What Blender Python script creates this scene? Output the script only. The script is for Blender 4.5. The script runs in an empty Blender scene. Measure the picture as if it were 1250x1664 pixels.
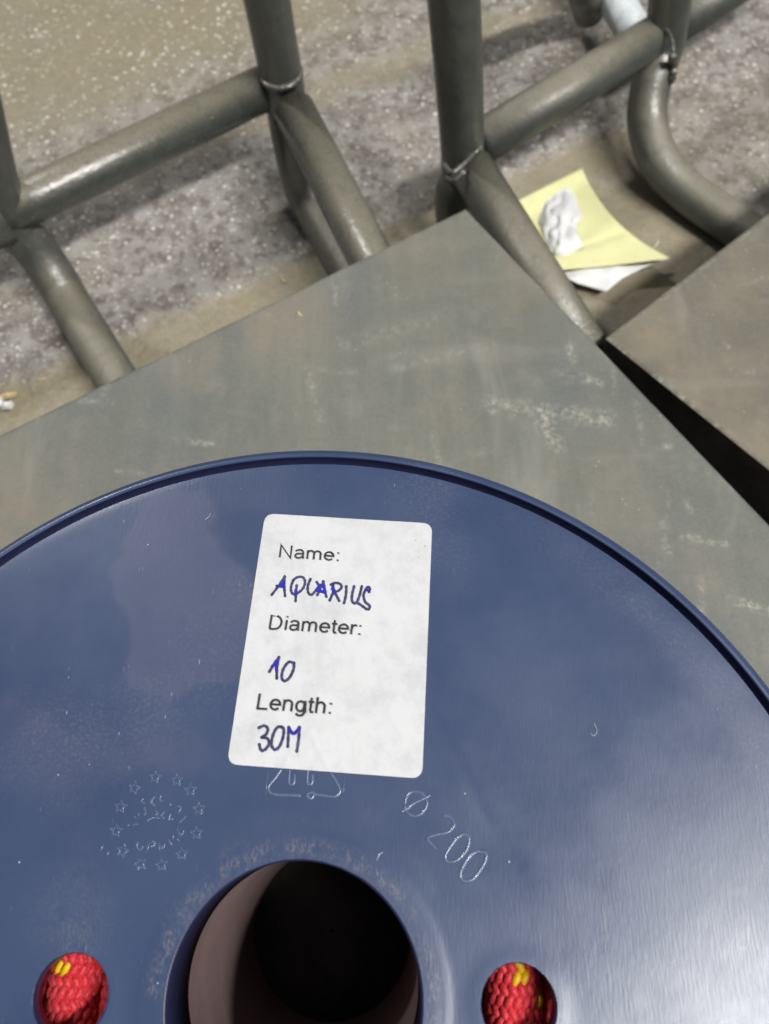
import bpy, bmesh, math, random
import numpy as np
from mathutils import Vector, Matrix
from mathutils.geometry import delaunay_2d_cdt
random.seed(7); rng = np.random.default_rng(7)
S = bpy.context.scene
COL = S.collection
PI = math.pi
# ------------------------------------------------------------------ camera
FPX, TILT, ROLL = 1259.9, 0.38059, -0.02754      # focal length in pixels of the 1250 px wide photo
ZF = 0.118                                        # top face of the upper flange (board top is z = 0)
HC = ZF + 0.1473
ROT = Matrix.Rotation(TILT, 3, 'X') @ Matrix.Rotation(ROLL, 3, 'Z')
cam = bpy.data.cameras.new('camera'); camo = bpy.data.objects.new('camera', cam); COL.objects.link(camo)
camo.matrix_world = Matrix.Translation((0, 0, HC)) @ ROT.to_4x4()
cam.sensor_fit = 'HORIZONTAL'; cam.sensor_width = 36; cam.lens = FPX / 1250 * 36
cam.clip_start = 0.005; cam.clip_end = 60
cam.dof.use_dof = True; cam.dof.focus_distance = 0.172; cam.dof.aperture_fstop = 26
S.camera = camo
# ------------------------------------------------------------------ light
W = bpy.data.worlds.new('World'); S.world = W; W.use_nodes = True
W.node_tree.nodes['Background'].inputs[0].default_value = (0.93, 0.97, 1.0, 1)
W.node_tree.nodes['Background'].inputs[1].default_value = 0.055
def area(name, loc, target, sx, sy, power, col, along):
    l = bpy.data.lights.new(name, 'AREA'); l.shape = 'RECTANGLE'; l.size = sx; l.size_y = sy; l.energy = power; l.color = col
    o = bpy.data.objects.new(name, l); COL.objects.link(o)
    z = (Vector(loc) - Vector(target)).normalized(); x = Vector(along); x = (x - z * x.dot(z)).normalized(); y = z.cross(x)
    o.matrix_world = Matrix.Translation(loc) @ Matrix((x, y, z)).transposed().to_4x4()
    o['label'] = 'ceiling tube luminaires with an added soft fill above the bench'; return o
BARDIR = (0.89, 0.45, 0)
area('ceiling_lights_and_fill', (1.22, -0.52, 2.35), (0, 0, 0), 1.6, 0.12, 86, (1.0, 0.98, 0.94), BARDIR)
area('ceiling_lights_and_fill', (-1.50, 1.80, 2.55), (0, 0, 0), 0.24, 0.09, 32, (1.0, 0.98, 0.95), (0.45, -0.89, 0))
area('ceiling_lights_and_fill', (-0.5, 1.6, 4.2), (-0.5, 1.6, 0), 8, 8, 32, (0.95, 0.98, 1.0), (1, 0, 0))  # added wide soft fill overhead, no such panel seen
S.view_settings.view_transform = 'Standard'; S.view_settings.look = 'None'
S.view_settings.exposure = 0; S.view_settings.gamma = 1

# ------------------------------------------------------------------ helpers
def bp(px, py, z):
    """the point at height z seen at pixel (px, py) of the photo"""
    d = ROT @ Vector(((px - 625) / FPX, -(py - 832) / FPX, -1))
    return Vector((0, 0, HC)) + d * ((z - HC) / d.z)
def link(name, me, mats, parent=None, smooth=True):
    o = bpy.data.objects.new(name, me); COL.objects.link(o)
    for m in (mats if isinstance(mats, (list, tuple)) else [mats]): me.materials.append(m)
    if smooth: me.polygons.foreach_set('use_smooth', [True] * len(me.polygons))
    if parent: o.parent = parent
    return o
def pymesh(name, vs, fs):
    me = bpy.data.meshes.new(name); me.from_pydata([tuple(v) for v in vs], [], fs); me.update(); return me
def tag(o, label, cat, group=None):
    o['label'] = label; o['category'] = cat
    if group: o['group'] = group
    return o
def thing(name, label, cat, loc=(0, 0, 0), group=None):
    o = bpy.data.objects.new(name, None); COL.objects.link(o); o.empty_display_size = 0.02
    return tag(o, label, cat, group)
def catmull(pts, n=8, closed=False):
    P = [Vector(p) for p in pts]; out = []; N = len(P)
    rngk = range(N if closed else N - 1)
    for k in rngk:
        if closed: a, b, c, d = P[k - 1], P[k], P[(k + 1) % N], P[(k + 2) % N]
        else: a, b, c, d = P[max(k - 1, 0)], P[k], P[k + 1], P[min(k + 2, N - 1)]
        for i in range(n):
            t = i / n
            out.append(0.5 * ((2 * b) + (c - a) * t + (2 * a - 5 * b + 4 * c - d) * t * t + (3 * b - a - 3 * c + d) * t ** 3))
    if not closed: out.append(P[-1])
    return out
def tube_data(path, r, seg=24, closed=False, caps=True, wob=0.0):
    P = [Vector(p) for p in path]; n = len(P); vs = []; fs = []
    up = Vector((0.3, 0.2, 1)); prev = None
    for i in range(n):
        if closed: t = P[(i + 1) % n] - P[i - 1]
        else: t = P[min(i + 1, n - 1)] - P[max(i - 1, 0)]
        t.normalize()
        if prev is None: x = t.orthogonal().normalized()
        else: x = (prev - t * prev.dot(t)).normalized()
        prev = x; y = t.cross(x); rr = r[i] if isinstance(r, (list, tuple)) else r
        for k in range(seg):
            a = 2 * PI * k / seg; q = rr * (1 + (random.uniform(-wob, wob) if wob else 0))
            vs.append(P[i] + x * (q * math.cos(a)) + y * (q * math.sin(a)))
    for i in range(n if closed else n - 1):
        j = (i + 1) % n
        for k in range(seg):
            l = (k + 1) % seg; fs.append((i * seg + k, i * seg + l, j * seg + l, j * seg + k))
    if caps and not closed:
        fs.append(tuple(range(seg))[::-1]); fs.append(tuple((n - 1) * seg + k for k in range(seg)))
    return vs, fs
def join(parts):
    V = []; F = []
    for vs, fs in parts:
        o = len(V); V += list(vs); F += [tuple(i + o for i in f) for f in fs]
    return V, F
def prism(poly, z0, z1, bev=0.0):
    """closed slab on a polygon (xy), top edge rounded by bev"""
    n = len(poly); c = sum((Vector(p[:2]) for p in poly), Vector((0, 0))) / n
    rows = [(z0, 0)]
    if bev: rows += [(z1 - bev * (1 - math.sin(a)), bev * (1 - math.cos(a))) for a in (0, PI / 6, PI / 3, PI / 2)]
    else: rows.append((z1, 0))
    vs = []; fs = []
    for z, ins in rows:
        for p in poly:
            v = Vector(p[:2]); d = (c - v).normalized(); q = v + d * ins * 1.4; vs.append((q.x, q.y, z))
    for r in range(len(rows) - 1):
        for k in range(n):
            l = (k + 1) % n; fs.append((r * n + k, r * n + l, (r + 1) * n + l, (r + 1) * n + k))
    fs.append(tuple(range(n))[::-1]); m = (len(rows) - 1) * n; fs.append(tuple(m + k for k in range(n)))
    return vs, fs
def round_poly(pts, r, n=6):
    out = []; N = len(pts)
    for i in range(N):
        a, b, c = Vector(pts[i - 1][:2]), Vector(pts[i][:2]), Vector(pts[(i + 1) % N][:2])
        u = (a - b).normalized(); w = (c - b).normalized()
        p0 = b + u * r; p1 = b + w * r
        for k in range(n + 1):
            t = k / n; out.append(((1 - t) ** 2 * p0 + 2 * t * (1 - t) * b + t * t * p1)[:])
    return out
# numpy value noise for masks
def vnoise(x, y, s, seed=0):
    r = np.random.default_rng(seed); T = r.random((256, 256))
    x = x / s + 1000; y = y / s + 1000; xi = np.floor(x).astype(int); yi = np.floor(y).astype(int)
    fx = x - xi; fy = y - yi; fx = fx * fx * (3 - 2 * fx); fy = fy * fy * (3 - 2 * fy)
    g = lambda a, b: T[a % 256, b % 256]
    return (g(xi, yi) * (1 - fx) + g(xi + 1, yi) * fx) * (1 - fy) + (g(xi, yi + 1) * (1 - fx) + g(xi + 1, yi + 1) * fx) * fy
def segd(x, y, a, b):
    ax, ay = a[0], a[1]; dx, dy = b[0] - ax, b[1] - ay; L = dx * dx + dy * dy + 1e-12
    t = np.clip(((x - ax) * dx + (y - ay) * dy) / L, 0, 1)
    return np.hypot(x - ax - t * dx, y - ay - t * dy)
def put_attr(me, name, arr):
    a = me.attributes.new(name, 'FLOAT', 'POINT'); a.data.foreach_set('value', np.asarray(arr, dtype=np.float32))

# ------------------------------------------------------------------ materials
class NT:
    def __init__(s, name):
        s.m = bpy.data.materials.new(name); s.m.use_nodes = True; s.t = s.m.node_tree
        s.b = s.t.nodes['Principled BSDF']
        s.co = s.n('ShaderNodeTexCoord').outputs['Object']
    def n(s, typ, **kw):
        q = s.t.nodes.new(typ)
        for k, v in kw.items(): setattr(q, k, v)
        return q
    def put(s, sock, v):
        if isinstance(v, (int, float)): sock.default_value = v
        elif isinstance(v, tuple): sock.default_value = v if len(v) == 4 or sock.type == 'VECTOR' else (*v, 1)
        else: s.t.links.new(v, sock)
    def noise(s, scale, detail=4, rough=0.55, vec=None, dist=0.0):
        q = s.n('ShaderNodeTexNoise'); s.put(q.inputs['Vector'], vec or s.co)
        q.inputs['Scale'].default_value = scale; q.inputs['Detail'].default_value = detail
        q.inputs['Roughness'].default_value = rough; q.inputs['Distortion'].default_value = dist
        return q.outputs['Fac']
    def voro(s, scale, out='Distance', vec=None, rand=1.0):
        q = s.n('ShaderNodeTexVoronoi'); s.put(q.inputs['Vector'], vec or s.co); q.inputs['Scale'].default_value = scale
        q.inputs['Randomness'].default_value = rand; return q.outputs[out]
    def mapv(s, scale=(1, 1, 1), rot=(0, 0, 0), loc=(0, 0, 0)):
        q = s.n('ShaderNodeMapping'); s.put(q.inputs[0], s.co); q.inputs['Scale'].default_value = scale
        q.inputs['Rotation'].default_value = rot; q.inputs['Location'].default_value = loc; return q.outputs[0]
    def ramp(s, v, a, b, lo=0.0, hi=1.0):
        q = s.n('ShaderNodeMapRange'); q.interpolation_type = 'SMOOTHSTEP'; s.put(q.inputs[0], v)
        q.inputs[1].default_value = a; q.inputs[2].default_value = b; q.inputs[3].default_value = lo; q.inputs[4].default_value = hi
        return q.outputs[0]
    def math(s, op, a, b=0.0):
        q = s.n('ShaderNodeMath', operation=op); s.put(q.inputs[0], a); s.put(q.inputs[1], b); return q.outputs[0]
    def mix(s, f, a, b):
        q = s.n('ShaderNodeMix', data_type='RGBA'); s.put(q.inputs[0], f); s.put(q.inputs[6], a); s.put(q.inputs[7], b); return q.outputs[2]
    def attr(s, name): return s.n('ShaderNodeAttribute', attribute_name=name).outputs['Fac']
    def nz(s):
        g = s.n('ShaderNodeNewGeometry'); q = s.n('ShaderNodeSeparateXYZ'); s.put(q.inputs[0], g.outputs['Normal']); return q.outputs[2]
    def bump(s, h, strength, dist):
        q = s.n('ShaderNodeBump'); s.put(q.inputs['Height'], h); q.inputs['Strength'].default_value = strength
        q.inputs['Distance'].default_value = dist; s.t.links.new(q.outputs[0], s.b.inputs['Normal']); return q
    def set(s, col=None, rough=None, spec=None, **kw):
        if col is not None: s.put(s.b.inputs['Base Color'], col)
        if rough is not None: s.put(s.b.inputs['Roughness'], rough)
        if spec is not None: s.put(s.b.inputs['Specular IOR Level'], spec)
        for k, v in kw.items(): s.put(s.b.inputs[k.replace('_', ' ')], v)
        return s.m
def m_flange():
    s = NT('navy_plastic')
    s.ridge = None; grime = s.attr('grime'); painted_sheen = s.attr('painted_sheen'); gold = s.attr('gold')
    vs = s.mapv((1, 0.13, 1), (0, 0, 0.12))
    scr = s.noise(2600, 3, 0.6, vs)                      # fine near-vertical scratches
    sp = s.voro(1400); spk = s.ramp(sp, 0.10, 0.02)       # tiny dust grains
    pick = s.ramp(s.noise(420, 2), 0.56, 0.66)
    fine = s.ramp(s.noise(1500, 5, 0.7), 0.45, 0.75)
    vor2 = s.voro(330); sp2 = s.ramp(vor2, 0.055, 0.03)  # sparse large dust
    pick2 = s.ramp(s.noise(90, 2, 0.5), 0.60, 0.64)
    lint = s.math('MULTIPLY', sp2, pick2)
    mott = s.noise(28, 4, 0.6)
    base = s.mix(s.ramp(mott, 0.3, 0.7), (0.034, 0.056, 0.128), (0.044, 0.069, 0.147))
    base = s.mix(s.math('MULTIPLY', painted_sheen, 0.45), base, (0.13, 0.12, 0.19))  # ceiling reflection mixed in as a mauve tint
    g = s.math('MULTIPLY', grime, s.math('MULTIPLY', fine, 0.30))
    base = s.mix(g, base, (0.27, 0.26, 0.32))
    gs = s.math('MULTIPLY', s.math('MULTIPLY', grime, pick), spk)
    base = s.mix(gs, base, (0.70, 0.70, 0.75))
    hv = s.mapv((1, 0.22, 1), (0, 0, -0.55)); hs = s.math('MULTIPLY', s.ramp(s.voro(800, vec=hv), 0.11, 0.04), s.ramp(s.noise(260, 3, 0.7), 0.50, 0.60))
    hv2 = s.mapv((1, 0.2, 1), (0, 0, 0.25)); hs2 = s.math('MULTIPLY', s.ramp(s.voro(600, vec=hv2), 0.09, 0.03), s.ramp(s.noise(140, 3, 0.7), 0.52, 0.62))
    base = s.mix(s.math('MULTIPLY', s.math('MAXIMUM', hs, hs2), s.math('ADD', s.math('MULTIPLY', grime, 0.75), 0.05)), base, (0.55, 0.56, 0.62))
    base = s.mix(s.math('MULTIPLY', lint, 0.8), base, (0.75, 0.77, 0.82))
    gn = s.math('MULTIPLY', s.ramp(s.noise(2600, 4, 0.7, s.mapv((1, 0.45, 1), (0, 0, -0.45))), 0.42, 0.66), s.ramp(s.noise(330, 3, 0.7), 0.36, 0.56))
    base = s.mix(s.math('MULTIPLY', s.math('MULTIPLY', gold, gn), 0.36), base, (0.40, 0.35, 0.27))
    r = s.math('ADD', s.ramp(s.noise(60, 5, 0.6), 0.3, 0.7, 0.27, 0.36), s.math('MULTIPLY', s.math('ADD', grime, painted_sheen), 0.12))
    h = s.math('ADD', s.math('MULTIPLY', scr, 0.80), s.math('MULTIPLY', s.noise(160, 3, 0.5), 1.2))
    s.bump(h, 0.22, 0.00012)
    return s.set(base, r, 0.62)
def m_plain(name, col, rough=0.5, spec=0.5, var=0.25, scale=60, bump=0.0, bscale=300, metallic=0):
    s = NT(name); n = s.noise(scale, 5, 0.6)
    c = s.mix(s.ramp(n, 0.3, 0.7), tuple(x * (1 - var) for x in col), tuple(min(1, x * (1 + var)) for x in col))
    if bump: s.bump(s.noise(bscale, 4, 0.6), 0.5, bump)
    return s.set(c, rough, spec, Metallic=metallic)
def m_board(name, tint=(0, 0, 0), dirt=1.0):
    s = NT(name)
    big = s.noise(11, 5, 0.6, None, 0.6); mid = s.noise(45, 5, 0.65); fine = s.noise(900, 3, 0.7)
    c = s.mix(s.ramp(big, 0.35, 0.66), (0.138 + tint[0], 0.152 + tint[1], 0.136 + tint[2]), (0.208 + tint[0], 0.207 + tint[1], 0.170 + tint[2]))
    wipe = s.noise(16, 3, 0.5, s.mapv((1, 0.35, 1), (0, 0, -0.1)), 1.0)
    c = s.mix(s.ramp(wipe, 0.46, 0.66, 0, 0.75), c, (0.125, 0.142, 0.145))
    c = s.mix(s.ramp(s.noise(19, 4, 0.6, s.mapv((1, 1, 1), (0, 0, 0), (3, 1, 0))), 0.52, 0.72, 0, 0.6 * dirt), c, (0.255, 0.222, 0.175))
    c = s.mix(s.ramp(mid, 0.5, 0.75, 0, 0.35), c, (0.31, 0.30, 0.26))
    c = s.mix(s.ramp(fine, 0.35, 0.7, 0, 0.35), c, (0.24, 0.24, 0.21))
    vst = s.ramp(s.noise(140, 5, 0.7, s.mapv((1, 0.10, 1), (0, 0, 0.05))), 0.40, 0.66, 0, 0.30)
    c = s.mix(vst, c, (0.125, 0.132, 0.125))
    gr = s.ramp(s.noise(420, 5, 0.8), 0.48, 0.66, 0, 0.32 * dirt)
    c = s.mix(gr, c, (0.12, 0.115, 0.10))
    st2 = s.ramp(s.noise(26, 4, 0.6, s.mapv((1, 0.3, 1), (0, 0, 1.1), (2, 5, 0)), 0.8), 0.56, 0.72, 0, 0.40)
    c = s.mix(st2, c, (0.29, 0.29, 0.255))
    sc = s.attr('scuff'); sn = s.math('MULTIPLY', s.ramp(s.noise(420, 6, 0.8), 0.42, 0.66), s.ramp(s.noise(120, 4, 0.7), 0.38, 0.54))
    c = s.mix(s.math('MULTIPLY', sc, sn), c, (0.62, 0.60, 0.50))
    hz = s.attr('dustpatch')
    c = s.mix(s.math('MULTIPLY', hz, s.ramp(s.noise(70, 5, 0.7), 0.3, 0.7, 0.3, 0.9)), c, (0.27, 0.23, 0.165))
    scr = s.ramp(s.noise(55, 2, 0.4, s.mapv((0.12, 1, 1), (0, 0, 0.5)), 0.3), 0.62, 0.74, 0, 0.14)
    c = s.mix(scr, c, (0.33, 0.33, 0.31))
    sp = s.math('MULTIPLY', s.ramp(s.voro(260), 0.09, 0.04), s.ramp(s.noise(37, 1), 0.55, 0.62))
    c = s.mix(s.math('MULTIPLY', sp, 0.7), c, (0.62, 0.58, 0.45))
    s.bump(s.math('ADD', s.noise(500, 5, 0.7), s.math('MULTIPLY', mid, 1.5)), 0.5, 0.00025)
    return s.set(c, s.ramp(mid, 0.3, 0.7, 0.5, 0.68), 0.35)
def m_paint(name='worn_grey_paint', dusty=0.05):
    s = NT(name)
    nz = s.nz(); n = s.noise(120, 5, 0.65); fine = s.noise(1500, 3, 0.7)
    d = s.ramp(s.math('ADD', nz, s.math('MULTIPLY', s.math('SUBTRACT', s.noise(45, 4, 0.6), 0.5), 0.22)), 0.30, 0.98)
    dr = s.ramp(s.math('ADD', nz, s.math('MULTIPLY', s.math('SUBTRACT', s.noise(45, 4, 0.6), 0.5), 0.15)), 0.80, 0.97)
    base = s.mix(s.ramp(n, 0.3, 0.7), (0.062, 0.070, 0.064), (0.088, 0.094, 0.084))
    dust = s.mix(s.ramp(fine, 0.3, 0.7), (0.205, 0.188, 0.140), (0.275, 0.255, 0.195))
    d = s.math('MULTIPLY', d, s.ramp(s.noise(160, 5, 0.75, None, 0.8), 0.30, 0.52, 0.55, 1.0))
    thin = s.math('MULTIPLY', d, 0.92)
    c = s.mix(thin, base, dust)
    chip = s.math('MULTIPLY', s.ramp(s.voro(150), 0.09, 0.05), s.ramp(s.noise(20, 1), 0.56, 0.6))
    c = s.mix(s.math('MULTIPLY', chip, 0.7), c, (0.4, 0.4, 0.38))
    s.bump(s.math('ADD', s.math('MULTIPLY', s.noise(520, 3, 0.6), 1.5), s.math('MULTIPLY', n, 2)), 0.6, 0.00025)
    return s.set(c, s.math('ADD', s.ramp(s.noise(700, 3, 0.7), 0.35, 0.65, 0.16 + dusty * 0.6, 0.36 + dusty * 0.6), s.math('MULTIPLY', dr, dusty)), 1.0)
def m_floor():
    s = NT('speckled_concrete')
    big = s.noise(7, 5, 0.6, None, 0.5); mid = s.noise(48, 6, 0.7); fine = s.noise(700, 4, 0.75)
    c = s.mix(s.ramp(mid, 0.36, 0.62), (0.165, 0.140, 0.120), (0.375, 0.355, 0.332))
    c = s.mix(s.ramp(fine, 0.35, 0.7, 0, 0.75), c, (0.42, 0.40, 0.37))
    bl = s.noise(170, 4, 0.6)
    c = s.mix(s.ramp(bl, 0.50, 0.62, 0, 0.65), c, (0.125, 0.098, 0.085))
    tan = s.math('MAXIMUM', s.ramp(big, 0.50, 0.66, 0, 0.35), s.attr('dust'))
    tn = s.math('MULTIPLY', tan, s.ramp(s.noise(30, 5, 0.7), 0.2, 0.6, 0.65, 1.0))
    c = s.mix(tn, c, s.mix(s.ramp(fine, 0.3, 0.7), (0.275, 0.235, 0.155), (0.37, 0.325, 0.225)))
    # pale aggregate grains, two sizes
    k1 = s.math('MULTIPLY', s.ramp(s.voro(300), 0.36, 0.20), s.ramp(s.voro(300, 'Color'), 0.52, 0.62))
    k2 = s.math('MULTIPLY', s.ramp(s.voro(150), 0.24, 0.14), s.ramp(s.math('ADD', s.math('MULTIPLY', s.noise(85, 1), 0.6), s.math('MULTIPLY', s.noise(14, 3), 0.4)), 0.47, 0.52))
    k = s.math('MULTIPLY', s.math('MAXIMUM', s.math('MULTIPLY', k1, 0.70), k2), s.attr('grain'))
    c = s.mix(k, c, (0.74, 0.72, 0.64))
    s.bump(s.math('ADD', s.math('MULTIPLY', mid, 3), s.math('ADD', fine, s.math('MULTIPLY', bl, 2))), 0.7, 0.0008)
    return s.set(c, s.ramp(s.math('ADD', mid, s.math('MULTIPLY', bl, 0.5)), 0.55, 0.9, 0.28, 0.62), 0.6)
def m_paper_label():
    s = NT('label_paper')
    n = s.noise(110, 6, 0.75); n2 = s.noise(260, 4, 0.7, s.mapv((1, 0.4, 1), (0, 0, 0.7)))
    c = s.mix(s.ramp(n, 0.42, 0.72, 0, 0.9), (0.63, 0.645, 0.66), (0.50, 0.515, 0.53))
    c = s.mix(s.ramp(n2, 0.50, 0.72, 0, 0.6), c, (0.55, 0.56, 0.57))
    sp = s.math('MULTIPLY', s.ramp(s.voro(300), 0.06, 0.03), s.ramp(s.noise(60, 1), 0.60, 0.64))
    c = s.mix(s.math('MULTIPLY', sp, 0.7), c, (0.12, 0.12, 0.12))
    s.bump(s.noise(900, 4, 0.7), 0.15, 0.00005)
    return s.set(c, 0.55, 0.35)
def m_rope():
    s = NT('red_rope_yarn')
    v = s.noise(3500, 3, 0.6, s.mapv((1, 1, 1)))
    c = s.mix(s.ramp(v, 0.3, 0.7), (0.44, 0.006, 0.015), (0.82, 0.04, 0.058))
    s.bump(v, 0.5, 0.00010)
    return s.set(c, 0.5, 0.4, Sheen_Weight=0.2)
def m_dark_navy():
    s = NT('navy_plastic_dark'); n = s.noise(500, 3, 0.6); s.bump(n, 0.25, 0.0001)
    return s.set(s.mix(n, (0.016, 0.018, 0.055), (0.026, 0.030, 0.080)), 0.35, 0.35)  # darker navy for the groove, collar and hole walls
def m_ridge():
    s = NT('navy_plastic_lit_ridge'); n = s.noise(1200, 3, 0.6)
    s.bump(n, 0.3, 0.00004)
    return s.set(s.mix(s.ramp(n, 0.25, 0.75), (0.085, 0.120, 0.22), (0.13, 0.17, 0.28)), 0.20, 1.0)  # paler base colour carries the highlights of the raised marks
M = dict(ridge=m_ridge(), dark_navy=m_dark_navy(), 
    flange=m_flange(), board=m_board('dusty_dark_rubber'), board2=m_board('dusty_worn_rubber', (-0.035, -0.050, -0.050), 1.3),
    black=m_plain('black_rubber_edge', (0.050, 0.042, 0.044), 0.8, 0.2, 0.4, 40, 0.0006, 250),
    paint=m_paint(), dusty_paint=m_paint('dusty_grey_paint', 0.36), leg_paint=m_paint('dull_grey_paint', 0.20), floor=m_floor(), label=m_paper_label(), rope=m_rope(),
    yellow_yarn=m_plain('yellow_tracer_yarn', (0.80, 0.50, 0.01), 0.45, 0.4, 0.15, 900, 0.0001, 3000),
    core=m_plain('mauve_brown_core', (0.215, 0.150, 0.150), 0.6, 0.3, 0.10, 60, 0.0001, 400),
    print=m_plain('printed_toner', (0.035, 0.035, 0.038), 0.6, 0.3, 0.4, 900),
    ink=m_plain('marker_ink', (0.045, 0.045, 0.125), 0.4, 0.4, 0.35, 700),
    blue=m_plain('wet_blue_ink', (0.02, 0.02, 0.36), 0.4, 0.4, 0.2, 700),
    weld=m_plain('weld_metal', (0.13, 0.13, 0.12), 0.22, 1.0, 0.4, 400, 0.0006, 500),
    note=m_plain('yellow_note_paper', (0.80, 0.79, 0.43), 0.7, 0.2, 0.06, 60, 0.00006, 300),
    white=m_plain('white_paper', (0.82, 0.82, 0.83), 0.7, 0.2, 0.07, 80, 0.00008, 300),
    whitepaint=m_plain('chipped_white_paint', (0.66, 0.71, 0.74), 0.5, 0.4, 0.2, 130, 0.0003, 200),
    greypipe=m_plain('dusty_grey_pipe', (0.22, 0.22, 0.20), 0.6, 0.3, 0.25, 90),
    straw=m_plain('pale_wood_chip', (0.62, 0.50, 0.27), 0.7, 0.2, 0.2, 400),
)
# ------------------------------------------------------------------ setting: floor with a dust filled channel
ZFL = -0.085
def floor():
    # axis of the channel as seen left of the board, continued under the frame
    a = bp(0, 655, ZFL); b = bp(560, 418, ZFL); u = (b - a).to_2d().normalized(); v = Vector((-u.y, u.x))
    w0, w1 = -0.5, 0.013                              # everything nearer than the line below is the sunken tan strip
    xs = np.concatenate([np.linspace(-4, -0.46, 12), np.arange(-0.45, 0.75, 0.0022), np.linspace(0.76, 5, 12)])
    ys = np.concatenate([np.linspace(-3, -0.13, 10), np.arange(-0.12, 0.60, 0.0022), np.linspace(0.61, 6, 12)])
    U, V = np.meshgrid(xs, ys)
    X = a.x + u.x * U + v.x * V; Y = a.y + u.y * U + v.y * V
    wob = (vnoise(X, Y, 0.02, 3) - 0.5) * 0.006 + (vnoise(X, Y, 0.006, 4) - 0.5) * 0.003
    top = bp(250, 520, ZFL).to_2d() - a.to_2d(); edge = top.dot(v)
    TU = (bp(640, 60, ZFL).to_2d() - a.to_2d()).dot(u); TV = (bp(200, 180, ZFL).to_2d() - a.to_2d()).dot(v)
    top2 = bp(600, 120, ZFL).to_2d() - a.to_2d(); edge2 = top2.dot(v)
    sm = lambda x, c, w: 1 / (1 + np.exp(-(x - c) / w))
    inside = 1 - sm(V + wob, edge, 0.0012)
    inside = inside * (1 - sm(U, (bp(1120, 300, ZFL).to_2d() - a.to_2d()).dot(u), 0.006) * 0.8)
    band2 = np.exp(-((V + wob * 2 - edge2) / 0.011) ** 2)
    band3 = sm(V + wob * 3, edge2 + 0.06, 0.02) * 0.65
    upper = sm(V + (vnoise(X, Y, 0.03, 15) - .5) * 0.03, TV, 0.008) * (1 - sm(U + (vnoise(X, Y, 0.02, 16) - .5) * 0.04, TU, 0.015))
    Z = ZFL - 0.0030 * inside - 0.0012 * band2 + (vnoise(X, Y, 0.05, 5) - 0.5) * 0.001 + (vnoise(X, Y, 0.004, 6) - 0.5) * 0.0005
    rows, cols = U.shape; idx = np.arange(rows * cols).reshape(rows, cols)
    F = np.stack([idx[:-1, :-1], idx[:-1, 1:], idx[1:, 1:], idx[1:, :-1]], -1).reshape(-1, 4)
    me = pymesh('floor', np.stack([X, Y, Z], -1).reshape(-1, 3).tolist(), F.tolist())
    put_attr(me, 'dust', np.clip(inside * 0.95 + band2 * 0.75 + band3 + upper * 0.50, 0, 1).ravel())
    put_attr(me, 'grain', np.clip(1 - inside * 0.85 - band2 * 0.2 - 0.35 * vnoise(X, Y, 0.02, 17), 0, 1).ravel())
    o = link('floor', me, M['floor']); o['kind'] = 'structure'
floor()
# ------------------------------------------------------------------ the two boards
def board(name, cpx, apx, bpx, z, t, La, Lb, mat, edge_mat, scuffs, patches, label):
    c = bp(*cpx, z); a = bp(*apx, z); b = bp(*bpx, z)
    u = (a - c).to_2d().normalized(); v = (b - c).to_2d().normalized()
    root = thing(name, label, 'board', group=None)
    # rounded corner at c, far corners out of sight
    P = [c.to_2d(), c.to_2d() + u * La, c.to_2d() + u * La + v * Lb, c.to_2d() + v * Lb]
    sign = (P[1] - P[0]).cross(P[2] - P[1])
    if sign < 0: P = [P[0], P[3], P[2], P[1]]
    poly = round_poly([tuple(p) for p in P], 0.002, 4)
    vs, fs = prism(poly, z - t, z - 0.0012)
    bo = link('slab', pymesh('slab', vs, fs), edge_mat, root, False)
    # the top face: a dense sheet with worn, rolled edges
    n = int(La / 0.0010); m = int(Lb / 0.0010); A, B = np.meshgrid(np.linspace(0, 1, n), np.linspace(0, 1, m))
    X = c.x + u.x * La * A + v.x * Lb * B; Y = c.y + u.y * La * A + v.y * Lb * B
    dist = np.minimum(np.minimum(A, 1 - A) * La, np.minimum(B, 1 - B) * Lb)
    nick = np.clip(vnoise(X, Y, 0.003, 9) - 0.72, 0, 1) * 0.0006
    Z = z - 0.0011 * np.exp(-dist / 0.0005) - nick * np.exp(-dist / 0.0012) + (vnoise(X, Y, 0.03, 8) - 0.5) * 0.0004
    rows, cols = A.shape; idx = np.arange(rows * cols).reshape(rows, cols)
    F = np.stack([idx[:-1, :-1], idx[:-1, 1:], idx[1:, 1:], idx[1:, :-1]], -1).reshape(-1, 4)
    if u.cross(v) < 0: F = F[:, ::-1]
    me = pymesh('top_sheet', np.stack([X, Y, Z], -1).reshape(-1, 3).tolist(), F.tolist())
    sc = np.zeros_like(X)
    for (p, q, w, s) in scuffs:
        d = segd(X, Y, bp(*p, z), bp(*q, z)); sc = np.maximum(sc, s * np.exp(-(d / w) ** 2))
    sc = np.maximum(sc, 0.6 * np.exp(-dist / 0.0012) * (vnoise(X, Y, 0.008, 11) > 0.55))
    rs = random.Random(5)
    for k in range(46):
        px, py = rs.uniform(0, 1250), rs.uniform(360, 1000); an = rs.choice([0.1, -0.2, 1.4, 1.6, 0.5]) + rs.uniform(-.3, .3); L = rs.uniform(15, 70)
        p = bp(px, py, z); q = bp(px + L * math.cos(an), py + L * math.sin(an), z)
        d = segd(X, Y, p, q); sc = np.maximum(sc, rs.uniform(.12, .45) * np.exp(-(d / rs.uniform(.0007, .0014)) ** 2))
    du = np.zeros_like(X)
    for (p, rx, s) in patches:
        q = bp(*p, z); d = np.hypot(X - q.x, Y - q.y) * (0.7 + 0.6 * vnoise(X, Y, 0.02, 12)); du = np.maximum(du, s * np.exp(-(d / rx) ** 2))
    put_attr(me, 'scuff', sc.ravel()); put_attr(me, 'dustpatch', du.ravel())
    link('top_sheet', me, mat, root)
    return root
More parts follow.
